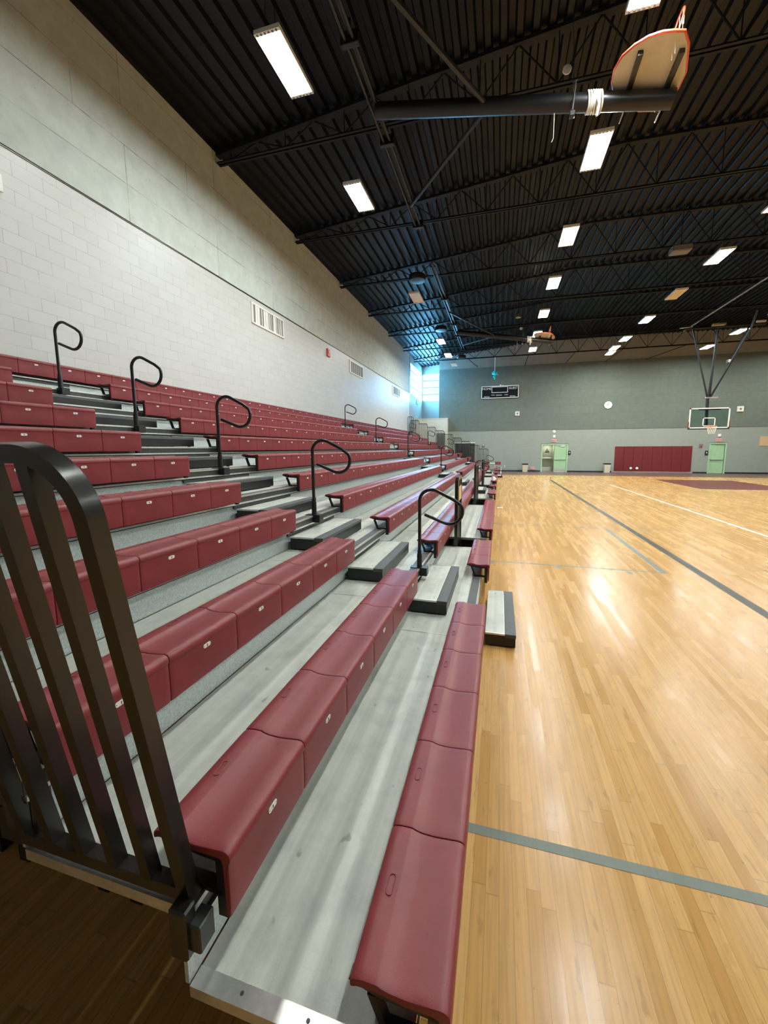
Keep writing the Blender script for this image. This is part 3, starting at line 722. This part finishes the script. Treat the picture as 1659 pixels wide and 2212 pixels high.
# ------------------------------------------------------------------ stowed side hoops
def stowed(dy, lab):
    t = thing('stowed_hoop', lab, 'basketball hoop', (0, dy, 0), 'hoops folded up under the roof')
    rl = MB()
    for x in (-2.66, -2.52):
        rl.tube([(x, -8.2, 8.62), (x, 4.4, 8.62)], .030, M['black'], 10)
    rl.tube([(-2.59, -8.2, 8.70), (-2.59, 4.6, 8.70)], .024, M['steeldark'], 8)
    for y in (-5.0, -1.3, 0.9, 4.2): rl.bbox(-2.75, -2.43, y-.05, y+.05, 8.55, 8.76, .01, M['black']); rl.tube([(-2.59, y, 8.72), (-2.59, y, 8.96)], .02, M['black'], 6)
    rl.build('support_pipe', t)
    a, b = Vector((-2.55, 0, 8.56)), Vector((2.62, -.03, 7.64)); u = (b-a).normalized()
    MB().tube([a, b], .135, M['black'], 16).build('mast', t)
    MB().tube([(-2.59, -3.2, 8.62), a+u*2.2], .045, M['black'], 8).tube([(-2.59, 3.2, 8.62), a+u*2.2], .045, M['black'], 8).build('side_brace', t)
    fan = [(2.399,7.158,7.82),(2.526,7.353,7.798),(2.671,7.801,7.772),(2.673,8.088,7.771),(2.605,8.324,7.784),(2.495,8.518,7.803),(2.235,8.508,7.849),(1.94,8.389,7.902),(1.73,8.128,7.939),(1.644,7.904,7.955),(1.626,7.698,7.958),(1.685,7.471,7.947),(1.802,7.321,7.926),(1.953,7.209,7.9),(2.115,7.155,7.871),(2.26,7.147,7.845)]
    fan = [Vector((x, y-8.1, z+.01)) for x, y, z in fan]; nrm = Vector((.178, 0, 1)).normalized()
    bd = MB().prism(fan, nrm*.035, M['fan']).build('backboard', t)
    MB().tube([p+nrm*.022 for p in fan], .024, M['orange'], 6, closed=True).build('edge_trim', bd)
    br = MB()
    for p, q in (((1.914, -.722, 7.906), (1.948, .318, 7.9)), ((2.472, -.717, 7.807), (2.505, .341, 7.801))):
        br.tube([Vector(p)-nrm*.02, Vector(q)-nrm*.02], .036, M['black'], 4, square=True)
    br.tube([(1.93, -.15, 7.75), (1.90, .30, 7.66)], .012, M['chrome'], 6).tube([(2.49, -.1, 7.66), (2.47, .3, 7.56)], .012, M['chrome'], 6)
    br.build('back_strut', t)
    c = Vector((2.36, -.80, 8.05)); uu = Vector((.2, -.2, .96)).normalized(); vv = uu.cross(Vector((.98, .1, -.17))).normalized()
    ring = [c + uu*.2*cos(2*PI*i/20) + vv*.2*sin(2*PI*i/20)*.6 for i in range(20)]
    rm = MB().tube(ring, .012, M['orange'], 6, closed=True)
    for i in range(0, 20, 2): rm.tube([ring[i], ring[i]+Vector((.02, .06, -.16))], .004, M['rope'], 4)
    rm.build('rim', t)
    # white strap tied round the mast, with a loose tail
    st = MB(); ctr = a+u*4.02
    for i in range(7):
        cc = ctr+u*(i*.035-.1); st.tube([cc + Vector((0, cos(w_), 0))*.15 + Vector((.05*sin(w_*2+i), 0, sin(w_)))*.15 for w_ in [2*PI*j/18 for j in range(18)]], .016, M['rope'], 6, closed=True)
    st.tube([ctr+Vector((.03, -.15, -.05)), ctr+Vector((.06, -.17, -.16)), ctr+Vector((.03, -.16, -.34))], .02, M['rope'], 6)
    st.build('strap', t)
    cl = MB(); p0 = a+u*3.68
    cl.tube([p0+Vector((0, 0, .13)), p0+Vector((-.01, 0, .62)), (1.0, -.05, 9.4)], .007, M['chrome'], 6)
    cl.lathe([(.02, -.02), (.075, -.012), (.075, .012), (.02, .02)], tuple(p0+Vector((-.12, 0, .55))), M['white'], 16, 'y')
    cl.tube([p0+Vector((.02, -.1, .24)), p0+Vector((-.03, -.2, -.26))], .014, M['chrome'], 6).bbox(*[q for i in range(3) for q in ((p0+Vector((-.04, -.22, -.34)))[i]-.04, (p0+Vector((-.04, -.22, -.34)))[i]+.05)], .012, M['black'])
    cl.tube([p0+Vector((.0, -.1, .24)) + Vector((.06*sin(w_), 0, .1+.09*-cos(w_))) for w_ in [2*PI*j/16 for j in range(16)]], .004, M['black'], 5, closed=True)
    cl.tube([p0+Vector((-.3, 0, -.1)), p0+Vector((-.3, 0, -.5)), p0+Vector((-.33, 0, -.56))], .006, M['rope'], 5)
    cl.build('hoist_cable', t)
stowed(8.1, 'folded up white fan shaped hoop on a black mast, nearest the camera')
stowed(23.2, 'folded up fan shaped hoop on a black mast, near the far wall')

# ------------------------------------------------------------------ hanging main hoop
t = thing('hanging_hoop', 'glass basketball hoop hung from the roof before the far single door', 'basketball hoop', (11.13, 25.3, 0))
b = MB(); X, zb, zt = .95, 2.95, 4.07
for q in ((-X, X, zb, zb+.07), (-X, X, zt-.06, zt), (-X, -X+.06, zb, zt), (X-.06, X, zb, zt)): b.box(q[0], q[1], -.018, .018, q[2], q[3], M['white'])
for q in ((-.30, .30, 3.06, 3.11), (-.30, .30, 3.49, 3.54), (-.30, -.25, 3.06, 3.54), (.25, .30, 3.06, 3.54)): b.box(q[0], q[1], -.02, -.012, q[2], q[3], M['white'])
bo = b.build('backboard_frame', t)
MB().box(-X+.06, X-.06, -.008, .008, zb+.07, zt-.06, M['bbglass']).build('glass', bo)
MB().bbox(-X-.02, X+.02, -.035, .035, zb-.055, zb+.004, .012, M['black']).bbox(-X-.035, -X+.004, -.03, .03, zb-.05, zb+.38, .01, M['maroonpad']).bbox(X-.004, X+.035, -.03, .03, zb-.05, zb+.38, .01, M['maroonpad']).build('edge_pad', t)
MB().tube([(.0, -.22-.0+.23*0, 3.05)] and [(.225*cos(a), -.38+.225*sin(a), 3.05) for a in [2*PI*i/28 for i in range(28)]], .011, M['orange'], 8, closed=True).box(-.08, .08, -.16, -.02, 2.98, 3.05, M['orange']).build('rim', t)
nt_ = MB()
for i in range(12):
    a0 = 2*PI*i/12
    for s_ in (1, -1):
        nt_.tube([((.22-.09*q)*cos(a0+s_*q*.9), -.38+(.22-.09*q)*sin(a0+s_*q*.9), 3.04-.40*q) for q in (0, .25, .5, .75, 1)], .006, M['rope'], 4)
nt_.build('net', t)
f = MB().tube([(-.05, .14, 3.0), (-.1, .14, 4.62)], .075, M['black'], 12).box(-.5, .5, .02, .10, 3.95, 4.02, M['black']).box(-.35, .1, .03, .2, 2.90, 3.0, M['black']).bbox(-.26, .36, .02, .2, 4.58, 4.66, .01, M['chrome'])
f.build('mast', t)
MB().tube([(-1.10, .1, 8.3), (-.12, .12, 4.62)], .045, M['black'], 8).build('left_leg', t)
MB().tube([(.0, -.1, 8.25), (-.08, .1, 4.62)], .055, M['black'], 8).tube([(.16, .35, 8.25), (-.02, .16, 4.62)], .055, M['black'], 8).build('centre_leg', t)
MB().tube([(.9, -1.6, 8.6), (1.05, -.9, 7.9), (-.0, .12, 4.62)], .05, M['black'], 8).tube([(1.5, .1, 8.35), (.05, .2, 4.62)], .045, M['black'], 8).bbox(.62, .78, .0, .2, 6.45, 6.6, .01, M['chrome']).build('right_leg', t)
MB().tube([(-1.5, .1, 8.35), (2.2, .1, 8.35)], .05, M['black'], 8).bbox(-.22, .38, -.05, .2, 8.42, 8.52, .01, M['gold']).bbox(-1.75, -1.15, .0, .12, 8.4, 8.46, .01, M['chrome']).bbox(1.75, 2.15, 0, .12, 8.42, 8.52, .01, M['cream']).build('cross_pipe', t)
MB().tube([(-1.0, -5.9, 8.62), (-1.0, 1.5, 8.62)], .04, M['chrome'], 8).tube([(-1.0, -5.9, 8.62), (-1.0, -5.9, 9.0)], .03, M['black'], 6).tube([(-1.0, -1, 8.62), (-1.0, -1, 9.0)], .03, M['black'], 6).tube([(2.2, .1, 8.4), (2.5, -1.6, 8.9)], .04, M['black'], 8).build('rail_pipe', t)

# ------------------------------------------------------------------ things on the walls
yw = D-.03           # face of the dark boards
t = thing('scoreboard', 'black and white scoreboard reading HOME and GUEST on the far wall', 'scoreboard', (-.12, yw, 6.43))
s = MB().bbox(-1.46, 1.46, -.14, 0, -.49, .49, .01, M['blackmatt']); s.build('body', t)
s = MB()
for q in ((-1.46, 1.46, -.49, -.435), (-1.46, 1.46, .435, .49), (-1.46, -1.405, -.49, .49), (1.405, 1.46, -.49, .49)): s.box(q[0], q[1], -.155, -.139, q[2], q[3], M['white'])
s.build('border', t)
s = MB()
for q in ((-.65, .62, .38, .42), (-.65, .62, -.06, -.02), (-.65, -.61, -.06, .42), (.58, .62, -.06, .42)): s.box(q[0], q[1], -.152, -.139, q[2], q[3], M['white'])
s.build('clock_window', t)
U, V = (1, 0, 0), (0, 0, 1)
for tx, x, z, h, q in (('HOME', -1.03, .27, .26, 1.0), ('GUEST', 1.03, .27, .26, .88), ('BONUS', -1.02, -.36, .12, 1.05), ('BONUS', 1.0, -.36, .12, 1.05), ('PERIOD', -.06, -.26, .13, 1.05), ('POSS', -.53, -.24, .11, 1.05), ('POSS', .50, -.24, .11, 1.05)):
    s = MB(); put_text(s, tx, h, (x, -.143, z), U, V, M['white'], q); s.build('lettering', t)
MB().bbox(-.02, .10, -.06, 0, .495, .60, .01, M['white']).bbox(.2, .26, -.05, 0, .495, .58, .01, M['white']).build('top_box', t)

t = thing('wall_clock', 'round white wall clock on the dark far wall above the maroon pads', 'clock', (7.88, yw, 5.14))
MB().lathe([(.30, 0), (.31, -.05), (.285, -.07), (.28, -.05), (.0005, -.05)], (0, 0, 0), M['greypanel'], 8, 'y').build('case', t)
MB().lathe([(.28, -.06), (.01, -.062)], (0, 0, 0), M['white'], 24, 'y').build('face', t)
MB().box(-.012, .012, -.068, -.062, 0, .20, M['ink']).prism([(0, -.063, .012), (.0, -.063, -.012), (-.13, -.063, .05), (-.12, -.063, .075)], (0, -.005, 0), M['ink']).build('hand', t)
def wspeaker(x, z, lb, w_=.34):
    t = thing('wall_speaker', lb, 'speaker', (x, yw, z), 'square wall speakers')
    MB().bbox(-w_/2, w_/2, -.09, 0, -w_/2, w_/2, .012, M['cream']).build('box', t)
    MB().lathe([(.075, -.088), (.07, -.096), (.01, -.096)], (0, 0, 0), M['greypanel'], 16, 'y').build('cone', t)
wspeaker(1.29, 4.68, 'square cream wall speaker below the scoreboard')
wspeaker(16.33, 4.59, 'square cream wall speaker right of the hanging hoop', .38)
def exits(x, z, lb):
    t = thing('exit_sign', lb, 'exit sign', (x, D, z), 'exit signs')
    MB().bbox(-.19, .19, -.06, 0, -.12, .12, .008, M['pink']).build('case', t)
    s = MB(); put_text(s, 'EXIT', .20, (0, -.062, 0), U, V, M['red'], .9); s.build('lettering', t)
exits(4.15, 2.50, 'pale EXIT sign over the green double door'); exits(15.24, 2.43, 'pale EXIT sign over the green single door'); exits(2.63, .29, 'pale low EXIT sign near the floor left of the double door')
def emlight(x, z, lb, rnd=False):
    t = thing('wall_light', lb, 'light', (x, D, z))
    (MB().lathe([(.12, 0), (.12, -.05), (.08, -.09), (.01, -.10)], (0, 0, 0), M['white'], 16, 'y') if rnd else MB().bbox(-.09, .09, -.08, 0, -.10, .10, .02, M['white'])).build('cover', t)
emlight(4.15, 2.82, 'small white box light above the double door sign'); emlight(4.13, 3.2, 'round white dome light high above the double door', True); emlight(15.26, 2.76, 'small white box light above the single door sign')
def reader(x, z, lb):
    t = thing('card_reader', lb, 'card reader', (x, D, z))
    MB().bbox(-.09, .09, -.06, 0, -.16, .16, .015, M['black']).build('case', t)
    MB().prism([(-.035, -.061, .07), (.035, -.061, .07), (.0, -.061, -.08)], (0, -.004, 0), M['white']).build('symbol', t)
reader(5.33, 1.52, 'black box with white mark beside the double door'); reader(14.56, 1.5, 'black box with white mark beside the single door')
t = thing('wall_strobe', 'grey brown alarm strobe left of the single door', 'alarm', (14.17, D, 2.03))
MB().bbox(-.11, .11, -.07, 0, -.13, .13, .02, M['greypanel']).build('body', t); MB().bbox(-.04, .05, -.10, -.06, -.10, .02, .01, M['red']).build('lens', t)
t = thing('wall_panel', 'small grey fitting on far wall beyond the end rails', 'fitting', (-1.33, D, 2.12))
MB().bbox(-.11, .11, -.06, 0, -.14, .14, .015, M['greypanel']).build('body', t); MB().bbox(-.06, .06, -.09, -.05, .02, .1, .01, M['white']).build('cover', t)
t = thing('outlet_plate', 'small white outlet plate low on far wall beside the folding chair', 'outlet', (.43, D, .43))
MB().bbox(-.05, .05, -.015, 0, -.09, .09, .004, M['white']).build('plate', t); MB().box(-.02, .02, -.02, -.014, -.06, .06, M['greypanel']).build('socket', t)
t = thing('wall_board', 'tan board hung on far wall at the right edge', 'board', (18.55, D, 2.32))
MB().bbox(-.85, .85, -.035, 0, -.33, .33, .006, M['tan']).build('panel', t)
PN = ['leftmost, beside the trash bin', 'second from the bin', 'third from the bin', 'fourth from the bin', 'fifth from the bin', 'sixth from the bin', 'seventh from the bin', 'rightmost, toward the single door']
for i in range(8):
    tag(MB().bbox(0, .634, -.05, 0, .0, 1.88, .012, M['maroonpad']).build('wall_pad', None, (8.56+.638*i, D, .12)), 'maroon vinyl wall pad on the far wall, '+PN[i], 'wall pad', 'maroon wall pads')
struct('trim_2', MB().box(8.5, 13.72, D-.02, D, .06, .112, M['pink']).box(8.5, 13.72, D-.02, D, 2.005, 2.04, M['wallplain']))
for x, lb in ((9.72, 'white round cover low on the maroon pads, left one of two'), (10.13, 'white round cover low on the maroon pads, right one of two')):
    tag(MB().lathe([(.075, 0), (.10, -.02), (.085, -.06), (.03, -.085), (.005, -.088)], (0, 0, 0), M['white'], 18, 'y').build('round_cover', None, (x, D-.05, .34)), lb, 'cover', 'round covers')
def bin_(x, lb, h):
    t = thing('trash_bin', lb, 'trash bin', (x, 32.55, 0), 'trash bins')
    MB().prism([(-.17, -.17, .02), (.17, -.17, .02), (.17, .17, .02), (-.17, .17, .02)], (0, 0, .01), M['binbody'])
    b = MB(); lo, hi = .18, .22
    b.add([(-lo, -lo, .01), (lo, -lo, .01), (lo, lo, .01), (-lo, lo, .01), (-hi, -hi, h), (hi, -hi, h), (hi, hi, h), (-hi, hi, h)], [(3, 2, 1, 0), (0, 1, 5, 4), (1, 2, 6, 5), (2, 3, 7, 6), (3, 0, 4, 7), (4, 5, 6, 7)], M['binbody']); b.build('body', t)
    MB().bbox(-hi-.01, hi+.01, -hi-.01, hi+.01, h-.08, h+.015, .01, M['black']).build('liner_rim', t)
bin_(2.0, 'beige trash bin with black rim left of the double door', .66); bin_(7.95, 'beige trash bin with black rim beside the maroon pads', .72)

# left wall grilles, alarm, sign
def grille(y0, y1, n, lb):
    t = thing('wall_grille', lb, 'vent grille', (XL, y0, 5.55), 'vent grilles on the block wall')
    L, h = y1-y0, .53
    f = MB().box(0, .03, 0, L, -.03, .02, M['white']).box(0, .03, 0, L, h-.02, h+.03, M['white']).box(0, .03, -.03, .02, -.03, h+.03, M['white']).box(0, .03, L-.02, L+.03, -.03, h+.03, M['white']); f.build('frame', t)
    MB().box(.002, .006, .02, L-.02, .02, h-.02, M['greypanel']).build('backing', t)
    s = MB(); rnd = random.Random(int(y0))
    for i in range(n):
        y = .05 + (L-.1)*i/n; wd = rnd.choice((.02, .035, .05, .09)); s.box(.008, .022, y, y+wd, .015, h-.015, M['white'])
    s.build('slat', t)
grille(10.1, 11.74, 15, 'white slatted vent grille high on the block wall, nearest the camera'); grille(17.6, 19.37, 6, 'white slatted vent grille on the block wall, second along'); grille(25.2, 27.03, 5, 'white slatted vent grille on the block wall, nearest the windows')
t = thing('fire_alarm', 'small red fire alarm high on the white block wall', 'fire alarm', (XL, 15.2, 5.86)); MB().bbox(0, .06, -.13, .13, -.16, .16, .015, M['red']).build('body', t); MB().bbox(.05, .08, -.06, .06, -.02, .1, .01, M['pink']).build('lens', t)
t = thing('wall_sign', 'edge of a white sign board on block wall at left edge of view', 'sign', (XL, 3.3, 5.57)); MB().bbox(0, .03, -.6, 1.02, 0, .24, .006, M['white']).build('panel', t)
t = thing('bay_panel', 'dark grey panel on the bright wall under the side window', 'panel', (XL, 32.75, 5.68)); MB().bbox(0, .03, 0, .72, 0, .40, .006, M['greypanel']).build('panel', t)

# turquoise ornament on a white cord
t = thing('hanging_ornament', 'turquoise foil ornament hanging on a white cord before the far wall', 'ornament', (-.54, 31.9, 7.65))
o_ = MB(); rnd = random.Random(3)
for i in range(16):
    a, e = rnd.uniform(0, 2*PI), rnd.uniform(-1.2, 1.2); d = Vector((cos(a)*cos(e), sin(a)*cos(e), sin(e)))
    o_.tube([d*.03, d*.15+Vector((.03, 0, 0)), d*.27], .045, M['cyan'], 6)
o_.tube([(0, 0, -.1), (0, 0, -.38)], .05, M['cyan'], 6); o_.build('foil', t)
MB().tube([(0, 0, .1), (0, 0, 1.30)], .03, M['rope'], 6).build('cord', t)

# dark folded stage panels and chairs beyond the far end
def foldpanel(x0, x1, y, z1, m, lb, cap):
    t = thing('partition_screen', lb, 'screen', (x0, y, 0)); L = x1-x0; b = MB(); n = int(L/.1)
    for i in range(n): b.bbox(i*L/n+.004, (i+1)*L/n-.004, -.03 if i % 2 else -.05, .03, .0, z1, .008, M[m])
    b.build('ribbed_face', t)
    if cap: MB().bbox(-.02, L+.02, -.07, .05, z1, z1+.06, .01, M['white']).build('top_cap', t)
foldpanel(-3.4, -1.87, 30.5, 2.30, 'greycloth', 'dark ribbed folding panel with pale cap beyond the far end rails', True)
foldpanel(-4.85, -4.16, 30.3, 3.10, 'greypanel', 'tall grey ribbed panel beyond the far end rails by the cream wall', False)
def chair(x, y, rz, lb):
    t = thing('folding_chair', lb, 'chair', (x, y, 0), 'folding chairs', rz)
    MB().bbox(-.2, .2, -.2, .2, .43, .465, .015, M['chairred']).build('seat', t)
    MB().bbox(-.21, .21, .2, .235, .68, .90, .02, M['chairred']).build('backrest', t)
    for s_ in (-1, 1):
        MB().tube([(s_*.215, -.24, 0), (s_*.215, .20, .60), (s_*.215, .235, .92)], .012, M['chrome'], 8).build('frame_leg', t)
        MB().tube([(s_*.195, .26, 0), (s_*.195, -.12, .44)], .012, M['chrome'], 8).build('rear_leg', t)
    MB().tube([(-.21, -.19, .08), (.21, -.19, .08)], .01, M['chrome'], 6).tube([(-.19, .22, .06), (.19, .22, .06)], .01, M['chrome'], 6).build('crossbar', t)
chair(-.09, 29.78, PI*.0, 'maroon folding chair standing on the floor beyond the end of the stand')
chair(-.95, 30.9, PI, 'maroon folding chair behind the low far end rail')
t = thing('side_table', 'white topped low table behind the low far end rail', 'table', (-.75, 31.7, 0))
MB().bbox(-.6, .6, -.35, .35, .70, .74, .008, M['white']).build('table_top', t)
for a in (-.52, .52):
    for b_ in (-.28, .28): MB().tube([(a, b_, 0), (a, b_, .70)], .015, M['chrome'], 8).build('leg', t)
# litter
b = MB(); rnd = random.Random(5); c0 = []
for i in range(9):
    for j in range(9):
        a, e = 2*PI*i/9, -PI/2+PI*j/8; r_ = 1+rnd.uniform(-.25, .25); c0.append((.09*r_*cos(e)*cos(a), .13*r_*cos(e)*sin(a), .062+.05*r_*sin(e)))
b.add(c0, [(i*9+j, ((i+1) % 9)*9+j, ((i+1) % 9)*9+j+1, i*9+j+1) for i in range(9) for j in range(8)], M['bluebag'], True)
tag(b.build('plastic_bag', None, (sx(2)-.15, 5.12, dz(2)+.004)), 'crumpled blue plastic bag under the second row bench by first aisle', 'bag')
b = MB(); rnd = random.Random(4); c0 = []
for i in range(10):
    for j in range(7):
        a, e = 2*PI*i/10, PI/2*j/6; r_ = 1+rnd.uniform(-.22, .18)
        c0.append((.12*r_*cos(e)*cos(a), .22*r_*cos(e)*sin(a), .16*r_*sin(e)))
b.add(c0, [(i*7+j, ((i+1) % 10)*7+j, ((i+1) % 10)*7+j+1, i*7+j+1) for i in range(10) for j in range(6)], M['white']).add([c0[i*7] for i in range(10)], [tuple(range(10))], M['white'])
tag(b.build('cloth_bundle', None, (sx(1)-.14, 18.2, sz(1)+.008)), 'crumpled white cloth lying on a far front row bench', 'cloth')
b = MB(); rnd = random.Random(9); q = [(-.09+.03*i, -.05+.035*j, .004+rnd.uniform(0, .03)) for i in range(7) for j in range(4)]
b.add(q, [(i*4+j, (i+1)*4+j, (i+1)*4+j+1, i*4+j+1) for i in range(6) for j in range(3)], M['white']); b.add([(x_, y_, z_+.002) for x_, y_, z_ in q], [(i*4+j, (i+1)*4+j, (i+1)*4+j+1, i*4+j+1) for i in range(6) for j in range(3)], M['white'])
tag(b.build('paper_scrap', None, (.06, 12.5, .002)), 'crumpled white paper scrap on the wood floor by the front row', 'paper')

# ------------------------------------------------------------------ light and camera
wd = bpy.data.worlds.new('World'); SC.world = wd; wd.use_nodes = True
bg = wd.node_tree.nodes['Background']; bg.inputs[0].default_value = (.55, .80, 1.0, 1); bg.inputs[1].default_value = 2.0
def area(name, loc, rot, sx_, sy_, pw, c):
    l = bpy.data.lights.new(name, 'AREA'); l.shape = 'RECTANGLE'; l.size = sx_; l.size_y = sy_; l.energy = pw; l.color = c
    o = bpy.data.objects.new(name, l); COL.objects.link(o); o.location = loc; o.rotation_euler = rot; return o
area('daylight_side', (XL-.6, 32.7, 7.6), (0, -PI/2, 0), 2.4, 4.4, 2300, (.16, .58, 1.0))
area('vestibule_lamp', (3.78, D+.7, 2.18), (0, 0, 0), .5, .3, 22, (1, .98, .9))
area('daylight_end', (-6.1, YE+.6, 7.5), (-PI/2, 0, 0), 1.7, 2.4, 1000, (.16, .58, 1.0))

cam = bpy.data.cameras.new('Camera'); co = bpy.data.objects.new('Camera', cam); COL.objects.link(co); SC.camera = co
F, YAW, PIT, ROL, CX, CY = 826.94, .26362, .12283, -.004363, 25.646, -34.457
cam.sensor_fit = 'HORIZONTAL'; cam.sensor_width = 36; cam.lens = F/1659*36
cam.shift_x = -CX/1659; cam.shift_y = CY/1659; cam.clip_start = .05; cam.clip_end = 200
f = Vector((-sin(YAW)*cos(PIT), cos(YAW)*cos(PIT), -sin(PIT))); r = Vector((cos(YAW), sin(YAW), 0)); u = r.cross(f)
c_, s_ = cos(ROL), sin(ROL); r2 = r*c_+u*s_; u2 = u*c_-r*s_
co.matrix_world = Matrix(((r2.x, u2.x, -f.x, 0), (r2.y, u2.y, -f.y, 0), (r2.z, u2.z, -f.z, 1.9), (0, 0, 0, 1)))
SC.view_settings.view_transform = 'Standard'; SC.view_settings.look = 'None'; SC.view_settings.gamma = 1.0
SC.view_settings.use_curve_mapping = False
SC.view_settings.exposure = 0.0
